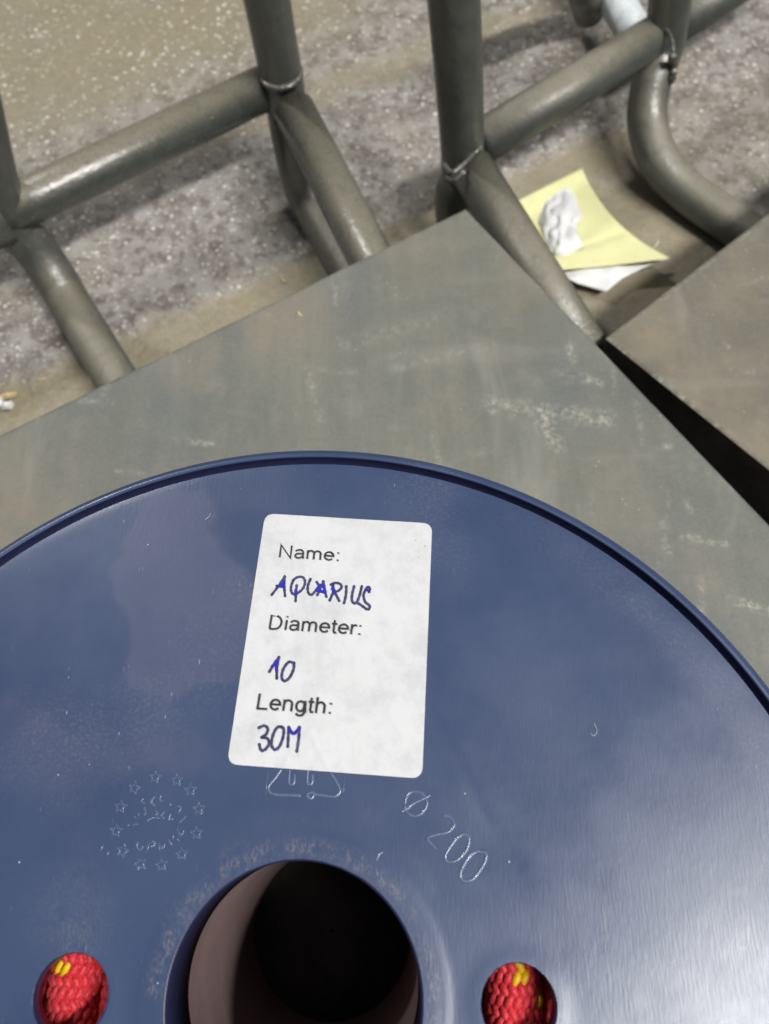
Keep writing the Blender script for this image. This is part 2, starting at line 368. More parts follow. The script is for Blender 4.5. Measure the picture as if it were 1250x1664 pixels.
board('seat_board', (757, 337), (0, 705), (1250, 850), 0.0, 0.018, 0.52, 0.62, M['board'], M['black'],
      [((800, 660), (985, 680), 0.0036, 0.66), ((880, 675), (905, 722), 0.0034, 0.75), ((925, 560), (930, 585), 0.002, .6), ((915, 608), (975, 622), 0.002, .6),
       ((1190, 975), (1250, 992), 0.0016, .8), ((1140, 940), (1140, 1000), 0.0012, .5), ((1105, 870), (1180, 884), 0.0014, .6), ((1070, 726), (1090, 724), 0.001, .9),
       ((285, 715), (345, 722), 0.0009, .7), ((190, 765), (235, 772), 0.0009, .6), ((500, 600), (520, 680), 0.002, .35), ((1115, 815), (1122, 830), 0.001, .7),
       ((560, 560), (700, 520), 0.004, .25), ((60, 640), (180, 655), 0.0015, .4), ((640, 600), (800, 560), 0.002, .3), ((1080, 850), (1085, 900), 0.002, .35)],
      [((700, 430), 0.018, .5), ((830, 470), 0.02, .55), ((20, 830), 0.03, .7), ((480, 520), 0.02, .35), ((860, 380), 0.012, .5), ((1010, 760), 0.02, .35)],
      'large dusty dark grey board carrying the blue spool')
board('seat_board', (985, 548), (1250, 345), (1250, 760), -0.012, 0.045, 0.40, 0.40, M['board2'], M['black'],
      [((988, 552), (1120, 655), 0.0013, 1.0), ((1120, 655), (1250, 765), 0.0015, .9), ((1180, 560), (1182, 562), 0.0012, .9), ((1010, 535), (1240, 360), 0.001, .5), ((1190, 600), (1230, 605), .0012, .5), ((1160, 690), (1250, 770), 0.002, .5)],
      [((1060, 540), 0.016, 1.0), ((1150, 640), 0.03, .7), ((1210, 480), 0.03, .5), ((1240, 720), 0.02, .8)],
      'brownish worn grey board at the right edge, beyond the dark gap')
# ------------------------------------------------------------------ tubular steel frames
RT = 0.0110; ZB = -0.031; ZL = ZFL + RT - 0.001
def up_from(j, px):
    """top end of a post that starts at point j and leaves the frame at pixel px: nearest point of that sight line"""
    d = (ROT @ Vector(((px[0] - 625) / FPX, -(px[1] - 832) / FPX, -1))); C = Vector((0, 0, HC))
    # minimise horizontal distance to j along the ray
    t = ((j - C).to_2d().dot(d.to_2d())) / d.to_2d().length_squared
    p = C + d * t
    return j + (p - j) * 1.5 if p.z > j.z else p
def tube(name, path, r, parent, mat, seg=32):
    vs, fs = tube_data(path, r, seg); return link(name, pymesh(name, vs, fs), mat, parent)
def weld(pts, parent, r=0.0022):
    path = catmull(pts, 7); rs = [r * (0.75 + 0.25 * abs(math.sin(i * 0.9)) + random.uniform(-.15, .15)) for i in range(len(path))]
    vs, fs = tube_data(path, rs, 12, wob=0.08); link('weld_bead', pymesh('weld_bead', vs, fs), M['weld'] if r < 0.00145 and parent.name.endswith('001') else M['paint'], parent)
def ring_weld(c, axis, parent, a0=0, a1=2 * PI, r=RT - 0.0001, thick=0.0013):
    axis = Vector(axis).normalized(); x = axis.orthogonal().normalized(); y = axis.cross(x)
    weld([c + x * (r * math.cos(a)) + y * (r * math.sin(a)) for a in np.linspace(a0, a1, 14)], parent, thick)
P3 = lambda x, y, z: bp(x, y, z)
# frame on the left
fa = thing('tube_frame', 'welded grey steel tube frame at the upper left with a long shiny crossbar', 'metal frame', group='welded tube frames')
j2 = P3(462, 150, ZB); j1 = P3(5, 343, ZB)
t2 = up_from(j2, (434, 0)); t1 = up_from(j1, (-32, 200))
tube('post', catmull([t2, j2, P3(474, 222, -0.050), P3(492, 300, -0.066), P3(516, 352, ZL), P3(566, 440, ZL), P3(700, 680, ZL)], 8), RT, fa, M['leg_paint'])
tube('post', catmull([t1, j1, P3(50, 395, -0.052), P3(88, 448, -0.067), P3(118, 500, ZL), P3(190, 618, ZL), P3(330, 850, ZL)], 8), RT, fa, M['leg_paint'])
d12 = (j1 - j2).normalized()
tube('crossbar', [P3(60, 321, ZB) - (-d12) * 0.028, P3(60, 321, ZB), P3(455, 131, ZB)], RT, fa, M['paint'])
s0 = P3(481, 184, ZB); s1 = P3(596, 408, ZB)
tube('side_bar', [s0 - (s1 - s0) * 0.02, s1, s0 + (s1 - s0) * 3.2], RT * 0.98, fa, M['paint'])
k0 = P3(5, 345, ZB)
tube('crossbar', [k0 + Vector((0.001, -0.004, 0)), k0 + d12 * 0.4 + Vector((0, -0.05, 0))], RT, fa, M['paint'])
ring_weld(j2 + Vector((0, -.001, 0.0115)), (t2 - j2), fa, 0, 2 * PI, RT - .0010, 0.0017)
ring_weld(P3(42, 318, ZB), (P3(455, 131, ZB) - P3(60, 321, ZB)), fa, 0, 2 * PI, RT - .0010, 0.0016)
# frame in the middle and at the right
fb = thing('tube_frame', 'dusty welded steel tube frame at the upper right beside the yellow note', 'metal frame', group='welded tube frames')
j4 = P3(752, 250, ZB); j3 = P3(1082, 58, ZB)
t4 = up_from(j4, (737, 0)); t3 = up_from(j3, (1094, -60))
tube('post', catmull([t4, j4, P3(741, 310, -0.052), P3(745, 370, -0.068), P3(780, 460, ZL), P3(860, 600, ZL)], 8), RT, fb, M['leg_paint'])
tube('post', catmull([t3, j3, P3(1060, 130, -0.047), P3(1052, 195, -0.060), P3(1072, 262, -0.069), P3(1118, 312, ZL), P3(1205, 372, ZL), P3(1400, 505, ZL)], 8), RT, fb, M['leg_paint'])
tube('crossbar', [P3(780, 233, ZB), P3(1066, 59, ZB)], RT, fb, M['dusty_paint'])
s0 = P3(767, 275, ZB); s1 = P3(860, 426, ZB)
tube('side_bar', [s0, s1, s0 + (s1 - s0) * 1.93], RT * 1.0, fb, M['leg_paint'])
tube('crossbar', [P3(1096, 38, ZB), P3(1200, -28, ZB), P3(1330, -110, ZB)], RT, fb, M['dusty_paint'])
weld([P3(722, 266, ZB + .006), P3(735, 280, ZB + .011), P3(752, 268, ZB + .0120), P3(772, 248, ZB + .0120), P3(782, 240, ZB + .012)], fb, 0.0012)
weld([P3(726, 288, ZB + .004), P3(738, 292, ZB + .008), P3(756, 278, ZB + .0115)], fb, 0.0012)
weld([P3(1052, 34, ZB + .0100), P3(1076, 40, ZB + .0108), P3(1092, 62, ZB + .009), P3(1094, 85, ZB + .006)], fb, 0.0009)
weld([P3(1092, 90, ZB + .004), P3(1096, 105, ZB - .004), P3(1094, 122, ZB - .008), P3(1089, 132, ZB - .012)], fb, 0.0022)
# ------------------------------------------------------------------ pipes in the far corner
pr = tube('white_pipe', [P3(1036, 62, -0.060), P3(1012, 20, -0.058), P3(930, -130, -0.050)], 0.0102, None, M['whitepaint'])
tag(pr, 'short white painted pipe with chipped dark spots behind the right crossbar', 'pipe')
pr = tube('grey_pipe', [P3(958, 18, -0.070), P3(944, -30, -0.040), P3(925, -110, 0.02)], 0.0098, None, M['greypipe'])
tag(pr, 'dusty grey pipe end beside the white pipe at the top edge', 'pipe')
# ------------------------------------------------------------------ papers
def grid_mesh(fn, n, m):
    vs = [fn(i / (n - 1), j / (m - 1)) for j in range(m) for i in range(n)]
    fs = [(j * n + i, j * n + i + 1, (j + 1) * n + i + 1, (j + 1) * n + i) for j in range(m - 1) for i in range(n - 1)]
    return vs, fs
def solid(o, t):
    md = o.modifiers.new('thickness', 'SOLIDIFY'); md.thickness = t; md.offset = 0
zp = ZFL + 0.004
def note(s, t):
    # s: left to right edge, t: top to bottom
    A, B, Cc, D = Vector((812, 340)), Vector((946, 273)), Vector((1090, 419)), Vector((890, 440))
    q = A * (1 - s) * (1 - t) + B * s * (1 - t) + Cc * s * t + D * (1 - s) * t
    if True:
        bow = 4 * t * (1 - t); q += Vector((-17, 12)) * bow * s ** 2
        q += Vector((0, 2)) * math.sin(PI * s) * t ** 2
    z = zp + 0.001 + 0.006 * max(0, t - 0.62) * (1 - 0.3 * s) / 0.38 + 0.004 * s * (1 - t) ** 2 + 0.0012 * math.sin(5 * s + 3 * t) - 0.003 * math.exp(-((t - 0.80 + 0.18 * s) / 0.03) ** 2) * (1 - s) ** 0.5
    return P3(q.x, q.y, z)
o = link('sticky_note', pymesh('sticky_note', *grid_mesh(note, 44, 44)), M['note']); solid(o, 0.00015)
tag(o, 'pale yellow square note lying curled on the floor between the tubes', 'paper note')
def flap(s, t):
    up0, up1 = Vector((892, 428)), Vector((1088, 419))
    low = [Vector((905, 444)), Vector((940, 461)), Vector((985, 474)), Vector((1012, 452)), Vector((1045, 436)), Vector((1084, 421))]
    x = s * 5; k = min(int(x), 4); l = low[k].lerp(low[k + 1], x - k)
    u = up0.lerp(up1, s) ; q = u.lerp(l, t)
    z = zp + 0.0005 + 0.0032 * (1 - t) * math.sin(PI * min(s + .15, 1)) + 0.0010 * math.sin(14 * s) * t + 0.0008 * math.sin(23 * s + 4 * t) * (1 - s)
    return P3(q.x, q.y, z)
o = link('paper_scrap', pymesh('paper_scrap', *grid_mesh(flap, 50, 14)), M['white']); solid(o, 0.00015)
tag(o, 'white paper flap with a torn lower edge showing below the yellow note', 'paper scrap')
def crumple():
    out = [(905, 307), (920, 303), (930, 312), (938, 322), (937, 332), (944, 344), (947, 352), (940, 362), (936, 370), (944, 388), (949, 400), (930, 411), (917, 420), (903, 414), (893, 402), (884, 385), (874, 362), (876, 345), (886, 325), (897, 320)]
    poly = [Vector(p) for p in out]; c = sum(poly, Vector((0, 0))) / len(poly); vs = []; fs = []; n = len(poly) * 4; R = 16
    edge = []
    for i in range(n):
        k = i // 4; edge.append(poly[k].lerp(poly[(k + 1) % len(poly)], (i % 4) / 4))
    def nz(x, y):
        a = np.array([x]); b = np.array([y])
        h = 0
        for q, (ang, f, amp) in enumerate([(0.30, 40, 1.0), (-0.6, 52, .6), (1.2, 34, .35), (0.05, 20, .22)]):
            w = float(vnoise(a, b, 18, 40 + q)[0]) * 0.9
            ph = (x * math.cos(ang) + y * math.sin(ang)) / f + w; ph = ph - math.floor(ph); h += amp * abs(ph * 2 - 1)
        return h / 2.6
    for r in range(R + 1):
        f = r / R
        for e in edge:
            p = c.lerp(e, f); h = (1 - f ** 3) * 0.0022 + 0.0048 * nz(p.x, p.y) * (1 - f ** 6 * 0.8)
            vs.append(P3(p.x, p.y, zp + 0.0018 + h))
    for r in range(R):
        for i in range(n):
            k = (i + 1) % n; fs.append((r * n + i, r * n + k, (r + 1) * n + k, (r + 1) * n + i))
    o = link('crumpled_paper', pymesh('crumpled_paper', vs, fs), M['white'], None, False); solid(o, 0.0002)
    tag(o, 'small crumpled white paper lump sitting on the yellow note', 'crumpled paper')
crumple()
def chip(name, p, L, w, ang, z, mat, label, cat, curl=0.0, h=0.0008):
    c = P3(*p, z); vs = []; fs = []; n = 7
    for i in range(n):
        t = i / (n - 1) - 0.5; ww = w * (1 - (2 * abs(t)) ** 3 * 0.7) * random.uniform(.75, 1.1)
        a = ang + curl * t; q = Vector((math.cos(a), math.sin(a), 0)) * (L * t); s = Vector((-math.sin(a), math.cos(a), 0))
        for (o1, zz) in ((-ww / 2, 0), (ww / 2, 0), (ww / 3, h), (-ww / 3, h)): vs.append(c + q + s * o1 + Vector((0, 0, zz + 0.3 * h * math.sin(i * 2))))
    for i in range(n - 1):
        for k in range(4):
            l = (k + 1) % 4; fs.append((i * 4 + k, i * 4 + l, i * 4 + 4 + l, i * 4 + 4 + k))
    fs += [(3, 2, 1, 0), (n * 4 - 4, n * 4 - 3, n * 4 - 2, n * 4 - 1)]
    return tag(link(name, pymesh(name, vs, fs), mat, None, False), label, cat)
chip('wood_chip', (4, 647), 0.016, 0.0035, 0.25, ZFL, M['straw'], 'pale wood splinter on the floor at the left edge', 'wood chip', 0.2, 0.002)
chip('plastic_scrap', (7, 661), 0.010, 0.0045, -0.4, ZFL, M['white'], 'bright white scrap on the floor just below the wood splinter', 'scrap', 1.5, 0.003)
chip('wood_chip', (487, 511), 0.0030, 0.0011, -0.9, 0.0, M['straw'], 'tiny straw coloured chip lying on the large grey board', 'wood chip', 0.4, 0.0005)
chip('wood_chip', (459, 455), 0.005, 0.0016, -1.0, ZFL - .002, M['straw'], 'tiny straw coloured chip on the floor near the shiny side bar', 'wood chip', 0.4)
chip('wood_chip', (68, 617), 0.005, 0.0016, 0.1, ZFL - .002, M['straw'], 'tiny straw coloured chip on the floor left of the blurred bent leg', 'wood chip', 0.4)
chip('paint_flake', (1068, 397), 0.006, 0.0006, 1.0, ZFL + .004, M['white'], 'thin white thread sticking up by the right corner of the note', 'thread', 0.6)
chip('plastic_scrap', (1096, 122), 0.008, 0.0035, 1.2, -0.045, M['straw'], 'shiny cream scrap caught on the bent right leg below the weld', 'scrap', 0.8, 0.003)
# ------------------------------------------------------------------ the spool
CX, CY = -0.1157 * 0.1473, -0.1813 * 0.1473
C2 = Vector((CX, CY)); RH = 0.02082; RI = 0.0970; RO = 0.1000; DS = 0.03674; RS = 0.00606; PHI = -0.04326
LIP = 0.0012; TH = 0.0036
spool = thing('rope_spool', 'navy blue plastic rope spool with a white handwritten label and a large round hub hole', 'spool')
sh = [C2 + Vector((math.cos(PHI), math.sin(PHI))) * DS * s for s in (-1, 1)]
fl = lambda x, y: bp(x, y, ZF)
crease = [fl(695, 1150), fl(738, 1225), fl(768, 1285), fl(800, 1345), fl(845, 1402)]
crease2 = [fl(845, 1402), fl(900, 1470), fl(960, 1540), fl(1030, 1620)]
crease3 = [fl(600, 1330), fl(660, 1370), fl(700, 1420), fl(712, 1450)]
def polyd(x, y, pts):
    d = np.full_like(x, 9.0)
    pts = catmull(pts, 6)
    for a, b in zip(pts[:-1], pts[1:]): d = np.minimum(d, segd(x, y, a, b))
    return d
def flange_z(x, y):
    r = np.hypot(x - CX, y - CY); z = np.zeros_like(x)
    z -= 0.00007 * np.exp(-(polyd(x, y, crease) / 0.0012) ** 2)
    z += 0.00003 * np.exp(-(polyd(x, y, crease2) / 0.0013) ** 2)
    z -= 0.00003 * np.exp(-(polyd(x, y, crease3) / 0.0010) ** 2)
    z += 0.00022 / (1 + np.exp((r - RH - 0.0035) / 0.00035))                    # raised hub pad
    z += 0.00012 * np.exp(-((r - RH - 0.0042) / 0.0007) ** 2)
    for s in sh:
        rr = np.hypot(x - s.x, y - s.y); z += 0.00018 * np.exp(-((rr - RS) / 0.0022) ** 2) * (rr > RS - .001) # puckered hole edges
    z += (vnoise(x, y, 0.035, 20) - .5) * 0.00032 + (vnoise(x, y, 0.014, 21) - .5) * 0.00010
    z -= 0.00008 * np.exp((r - RI) / 0.0008)                                     # falls off into the moat at the lip
    return z
def circle(c, r, n, ph=0): return [(c.x + r * math.cos(2 * PI * k / n + ph), c.y + r * math.sin(2 * PI * k / n + ph)) for k in range(n)]
def flange_top():
    pts = []
    for rr in np.concatenate([np.arange(RH + 0.0012, RI - 0.0003, 0.00062)]):
        n = int(2 * PI * rr / 0.00075)
        for k in range(n):
            a = 2 * PI * (k + 0.5 * (int(rr * 1e5) % 2)) / n; x = CX + rr * math.cos(a); y = CY + rr * math.sin(a)
            if y < CY - 0.012:                      # out of the picture: coarse
                if random.random() < 0.9: continue
            if min((Vector((x, y)) - s).length for s in sh) < RS + 0.0008: continue
            pts.append((x, y))
    loops = [circle(C2, RH + 0.0004, 260), circle(C2, RI, 700)] + [circle(s, RS + 0.0002, 90) for s in sh]
    V = []; E = []
    for lp in loops:
        o = len(V); V += lp; E += [(o + k, o + (k + 1) % len(lp)) for k in range(len(lp))]
    V += pts
    r = delaunay_2d_cdt([Vector(v) for v in V], E, [], 0, 1e-7)
    xy = np.array([v[:] for v in r[0]]); T = [f for f in r[2]]
    cen = np.array([xy[list(f)].mean(0) for f in T])
    rc = np.hypot(cen[:, 0] - CX, cen[:, 1] - CY); keep = (rc > RH + 0.0003) & (rc < RI)
    for s in sh: keep &= np.hypot(cen[:, 0] - s.x, cen[:, 1] - s.y) > RS + 0.00015
    T = [T[i] for i in np.nonzero(keep)[0]]
    z = ZF + flange_z(xy[:, 0], xy[:, 1])
    vs = [(a, b, c) for (a, b), c in zip(xy, z)]
    return vs, T
vs, fs = flange_top(); NT0 = len(vs)
def revolve(prof, c=C2, n=360, zfun=None):
    v = []; f = []
    for (r, z) in prof:
        for k in range(n):
            a = 2 * PI * k / n; x = c.x + r * math.cos(a); y = c.y + r * math.sin(a); v.append((x, y, z))
    for i in range(len(prof) - 1):
        for k in range(n):
            l = (k + 1) % n; f.append((i * n + k, i * n + l, (i + 1) * n + l, (i + 1) * n + k))
    return v, f
zb = ZF - TH
# moat at RI, the raised lip, the outer edge and the underside
groove = [(RI - 0.0001, ZF - 0.0012), (RI + 0.0001, ZF - 0.0030), (RI + 0.0011, ZF - 0.0030), (RI + 0.0011, ZF + LIP - 0.00035)]
lip = [(RI + 0.0011, ZF + LIP - 0.00035), (RI + 0.00115, ZF + LIP - 0.00010), (RI + 0.0013, ZF + LIP), (RI + 0.0020, ZF + LIP - 0.00010), (RI + 0.0027, ZF + LIP - 0.0005), (RI + 0.0031, ZF + LIP - 0.0011),
       (RI + 0.0032, ZF + LIP - 0.0020), (RI + 0.0032, zb + 0.0006), (RI + 0.0027, zb), (RI - 0.001, zb)]
under = [(RI - 0.001, zb), (DS + RS + 0.002, zb)]
link('rim_groove', pymesh('rim_groove', *revolve(groove, n=720)), M['dark_navy'], spool)
parts = [(vs, fs), revolve([(RI, ZF - 0.0007), (RI - 0.0001, ZF - 0.0012)], n=700), revolve(lip, n=720), revolve(under)]
vs, fs = join(parts)
me = pymesh('flange', vs, fs)
bm = bmesh.new(); bm.from_mesh(me); bmesh.ops.recalc_face_normals(bm, faces=bm.faces); bm.to_mesh(me); bm.free()
A = np.array([v[:2] for v in vs]); x, y = A[:, 0], A[:, 1]; r = np.hypot(x - CX, y - CY)
ang = np.arctan2(y - CY, x - CX)
grime = 0.9 * np.exp(-((r - RI + 0.004) / 0.0045) ** 2) * np.clip((1.25 - ang) / 0.5, 0.12, 1) * np.clip(ang / 0.3 + .3, 0, 1) * (0.4 + 0.6 * vnoise(x, y, 0.006, 30))
def blob(px, py, rx, s, seed=31, el=1.0):
    q = fl(px, py); d = np.hypot(x - q.x, (y - q.y) * el) * (0.6 + 0.8 * vnoise(x, y, 0.005, seed)); return s * np.exp(-(d / rx) ** 2)
for b in [(700, 795, .008, .9, 31), (690, 870, .006, .7, 32), (725, 890, .006, .5, 37), (350, 1040, .009, .5, 33), (230, 1150, .007, .9, 34), (130, 1205, .008, .95, 35), (80, 1180, .007, .8, 36), (190, 1215, .006, .5, 38),
          (330, 1110, .008, .55, 39), (390, 960, .004, .8, 40), (60, 1230, .006, .6, 41), (250, 880, .006, .25, 42), (110, 1490, .007, .35, 43)]:
    grime = np.maximum(grime, blob(*b))
# ceiling reflection put into the colour as mauve patches left of the label
def inpoly(px, py, poly):
    c = np.zeros(px.shape, bool); n = len(poly)
    for i in range(n):
        x1, y1 = poly[i]; x2, y2 = poly[(i + 1) % n]
        c ^= ((y1 > py) != (y2 > py)) & (px < (x2 - x1) * (py - y1) / (y2 - y1 + 1e-12) + x1)
    return c
sheen_poly = [tuple(fl(*p)[:2]) for p in [(190, 880), (240, 800), (330, 790), (360, 900), (420, 950), (400, 1110), (330, 1120), (240, 1140), (212, 1120), (208, 1010), (180, 960)]]
sheen_poly2 = [tuple(fl(*p)[:2]) for p in [(0, 1130), (70, 1150), (120, 1200), (200, 1190), (270, 1130), (340, 1180), (330, 1260), (200, 1250), (80, 1290), (0, 1270)]]
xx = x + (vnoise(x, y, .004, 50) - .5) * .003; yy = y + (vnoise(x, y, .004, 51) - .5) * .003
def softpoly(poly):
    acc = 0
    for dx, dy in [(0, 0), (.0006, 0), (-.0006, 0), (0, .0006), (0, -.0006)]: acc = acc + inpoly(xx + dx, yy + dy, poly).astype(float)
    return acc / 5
painted_sheen = 0.42 * softpoly(sheen_poly) + 0.35 * softpoly(sheen_poly2) * vnoise(x, y, .006, 52)
gold = 1.0 * np.exp(-((r - RH - 0.0022) / 0.0013) ** 2) * ((vnoise(ang * 3, r * 0 + 1, 0.35, 53) > 0.42) * 0.9)
for b in [(395, 1400, .0028, 1.0, 54), (430, 1388, .002, .9, 55), (655, 1490, .0022, .6, 56), (672, 1545, .0022, .7, 57), (640, 1445, .002, .5, 58), (120, 1490, .006, .25, 59), (300, 1495, .003, .4, 60), (130, 1515, .003, .5, 61)]:
    gold = np.maximum(gold, blob(*b))
put_attr(me, 'grime', np.clip(grime, 0, 1)); put_attr(me, 'painted_sheen', painted_sheen); put_attr(me, 'gold', np.clip(gold, 0, 1))
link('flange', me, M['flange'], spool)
# rims of the hub hole and of the two small holes
def bore(name, c, r, depth, n):
    prof = [(r + 0.00045, ZF + (0.00030 if r > .01 else 0.00017)), (r + 0.0002, ZF + (0.00026 if r > .01 else .00013)), (r, ZF - 0.00005), (r, ZF - depth), (r + 0.0008, ZF - depth)]
    v, f = revolve(prof, c, n); me = pymesh(name, v, f)
    bm = bmesh.new(); bm.from_mesh(me); bmesh.ops.recalc_face_normals(bm, faces=bm.faces); bm.to_mesh(me); bm.free()
    link(name, me, M['dark_navy'], spool)
bore('hub_collar', C2, RH, 0.0148, 220)
for s in sh: bore('hole_rim', s, RS, TH, 90)
# core tube: seen through the hub hole from the collar down, outer wall under the rope
v, f = join([revolve([(RH + 0.0002, ZF - 0.0145), (RH + 0.0002, 0.002)], C2, 160), revolve([(RH + 0.0025, zb), (RH + 0.0025, 0.001)], C2, 160)])
link('core_tube', pymesh('core_tube', v, f), M['core'], spool)
v, f = revolve([(0.0004, 0.030), (RH + .0001, 0.030), (RH + .0001, 0.027)], C2, 120)
link('hub_shade_disc', pymesh('hub_shade_disc', v, f), M['black'], spool)  # added black disc standing in for the darkness down the hub hole
v, f = revolve([(RH, 0.0006), (RH, 0.0036), (RI, 0.0036), (RO - .0005, 0.0045), (RO, 0.004), (RO, 0.0008), (RO - .0005, 0.0004), (RH, 0.0004)], C2, 240)
link('lower_flange', pymesh('lower_flange', v, f), M['flange'], spool)
# ------------------------------------------------------------------ label
lc = [fl(431.2, 834.6), fl(702.6, 850.6), fl(686.2, 1265.6), fl(369.4, 1242)]
LX = ((lc[1] - lc[0]) + (lc[2] - lc[3])).normalized(); LY = Vector((-LX.y, LX.x, 0))
tri = [fl(490, 1196), fl(505, 1194), fl(552, 1282), fl(545, 1296), fl(445, 1292), fl(438, 1280)]
def label_z(x, y):
    r = flange_z(x, y)
    d = np.minimum(np.minimum(segd(x, y, tri[0], tri[5]), segd(x, y, tri[1], tri[2])), segd(x, y, tri[0], tri[1]))
    return ZF + r + 0.00016 + 0.00012 * np.exp(-(d / 0.0004) ** 2)
def make_label():
    q = [v.to_2d() for v in lc]; poly = round_poly([q[3], q[2], q[1], q[0]], 0.0021, 8)
    # resample straight edges
    bp_ = []
    for i in range(len(poly)):
        a = Vector(poly[i]); b = Vector(poly[(i + 1) % len(poly)]); k = max(1, int((b - a).length / 0.0008))
        for j in range(k): bp_.append(a.lerp(b, j / k))
    n = len(bp_); pts = []
    xs = [v.x for v in bp_]; ys = [v.y for v in bp_]
    gx, gy = np.meshgrid(np.arange(min(xs), max(xs), 0.0005), np.arange(min(ys), max(ys), 0.0005)); gx = gx.ravel(); gy = gy.ravel()
    ins = inpoly(gx, gy, [tuple(v) for v in bp_])
    for i in np.nonzero(ins)[0]: pts.append(Vector((gx[i], gy[i])))
    r = delaunay_2d_cdt(bp_ + pts, [(k, (k + 1) % n) for k in range(n)], [], 1, 1e-7)
    xy = np.array([v[:] for v in r[0]]); z = label_z(xy[:, 0], xy[:, 1])
    V = [(a, b, c) for (a, b), c in zip(xy, z)]; F = [tuple(f) for f in r[2]]
    o = len(V); b0 = [v for v in bp_]
    for v in b0:
        zz = float(label_z(np.array([v.x]), np.array([v.y]))[0]); V.append((v.x, v.y, zz)); V.append((v.x, v.y, zz - 0.0005))
    for k in range(n):
        l = (k + 1) % n; F.append((o + 2 * k, o + 2 * k + 1, o + 2 * l + 1, o + 2 * l))
    return link('label', pymesh('label', V, F), M['label'], spool, True)
lab = make_label()
lab['label'] = 'white rounded paper label'
for p in lab.data.polygons:
    pass
ZSTEP = [0.00002]
def ribbon(pts_px, w, name, mat, parent, closed=False, zoff=None, n=6, taper=True, zf=label_z):
    """a flat pen stroke through pixel points, draped on the label"""
    P = catmull([fl(*p) for p in pts_px], n) if len(pts_px) > 2 else [fl(*pts_px[0]).lerp(fl(*pts_px[1]), t / 8) for t in range(9)]
    V = []; F = []
    def zz(q):
        return float(zf(np.array([q.x]), np.array([q.y]))[0]) + ZSTEP[0]
    N = len(P)
    for i in range(N):
        t = (P[min(i + 1, N - 1)] - P[max(i - 1, 0)]).to_2d().normalized(); s = Vector((-t.y, t.x))
        ww = w * (1 + 0.13 * math.sin(i * 1.7 + len(P)) )
        for k in (-0.5, 0.5):
            q = P[i].to_2d() + s * ww * k; V.append((q.x, q.y, zz(q)))
    for i in range(N - 1): F.append((2 * i, 2 * i + 1, 2 * i + 3, 2 * i + 2))
    for e, i in ((0, 0), (1, N - 1)):         # round ends
        c = P[i].to_2d(); t = (P[min(i + 1, N - 1)] - P[max(i - 1, 0)]).to_2d().normalized() * (-1 if e == 0 else 1); s = Vector((-t.y, t.x))
        o = len(V); m = 8
        for k in range(m + 1):
            a = -PI / 2 + PI * k / m; q = c + t * math.cos(a) * w * .56 + s * math.sin(a) * w * .56; V.append((q.x, q.y, zz(q)))
        F.append(tuple(range(o, o + m + 1)))
    ZSTEP[0] += 0.000004
    return V, F
def written(name, strokes, blue, w, label):
    o = link(name, pymesh(name, *join([ribbon(s, w, name, None, None) for s in strokes])), M['ink'], lab, False); o['label'] = label
    if blue:
        mb = join([ribbon(s, w * f, name, None, None) for s, f in blue])
        b = link('blue_ink', pymesh('blue_ink', *mb), M['blue'], lab, False)
z1 = lambda L: [(420 + a / 5.682, 910 + b / 5.682) for a, b in L]
z2 = lambda L: [(340 + a / 3.125, 800 + b / 3.125) for a, b in L]
wi = 0.00054
written('handwritten_name', [z1(s) for s in [
    [(125, 325), (190, 240), (245, 155)], [(245, 155), (240, 240), (248, 335)], [(172, 242), (240, 250)],
    [(320, 192), (362, 162), (412, 163), (432, 205), (415, 262), (370, 305), (328, 320), (304, 290), (306, 238), (326, 188)], [(355, 238), (348, 310), (345, 382)],
    [(482, 180), (458, 240), (460, 298), (485, 325), (518, 300), (550, 258), (562, 232)], [(540, 207), (562, 240)],
    [(546, 325), (575, 262), (600, 200)], [(600, 200), (612, 262), (628, 340)], [(545, 282), (620, 298)],
    [(690, 232), (692, 295), (660, 375)], [(672, 230), (712, 213), (758, 226), (768, 256), (738, 288), (700, 300)], [(700, 298), (725, 335), (746, 378)],
    [(812, 246), (810, 320), (792, 398)], [(885, 246), (868, 310), (864, 370), (882, 400), (908, 392), (935, 330), (955, 246)],
    [(1022, 296), (1030, 266), (1012, 250), (985, 288), (972, 330), (985, 385), (1012, 410), (1030, 430), (1012, 458), (965, 430), (912, 394)]]],
    [(z1([(195, 248), (238, 205)]), 1.0), (z1([(205, 250), (242, 252)]), 1.0), (z1([(232, 200), (240, 250)]), .8), (z1([(345, 285), (343, 320)]), 1.0), (z1([(545, 285), (575, 240), (595, 235)]), 1.1), (z1([(565, 288), (618, 302)]), 1.2), (z1([(600, 238), (612, 285)]), .9),
     (z1([(690, 270), (706, 304)]), 1.4), (z1([(690, 255), (695, 300)]), 1.0), (z1([(1000, 278), (1022, 285)]), .9)], wi, 'handwritten word in dark marker')
written('handwritten_diameter', [z2(s) for s in [[(308, 912), (330, 875), (356, 840)], [(356, 840), (346, 890), (345, 946)], [(432, 870), (405, 864), (378, 900), (370, 942), (384, 960), (410, 942), (430, 900), (432, 868)]]],
    [(z2([(322, 885), (348, 860)]), 1.0), (z2([(338, 868), (342, 905)]), .8)], wi, 'handwritten number')
written('handwritten_length', [z2(s) for s in [[(255, 1197), (282, 1187), (300, 1203), (290, 1232), (268, 1246), (296, 1250), (306, 1276), (290, 1304), (266, 1312), (257, 1282)],
    [(376, 1196), (350, 1194), (328, 1228), (318, 1280), (335, 1308), (360, 1290), (378, 1240), (380, 1204), (368, 1192)],
    [(401, 1292), (406, 1195)], [(406, 1195), (430, 1226), (460, 1195)], [(460, 1195), (456, 1260), (447, 1316)]]],
    [(z2([(408, 1205), (430, 1228), (455, 1206)]), 1.0)], wi, 'handwritten number and letter')
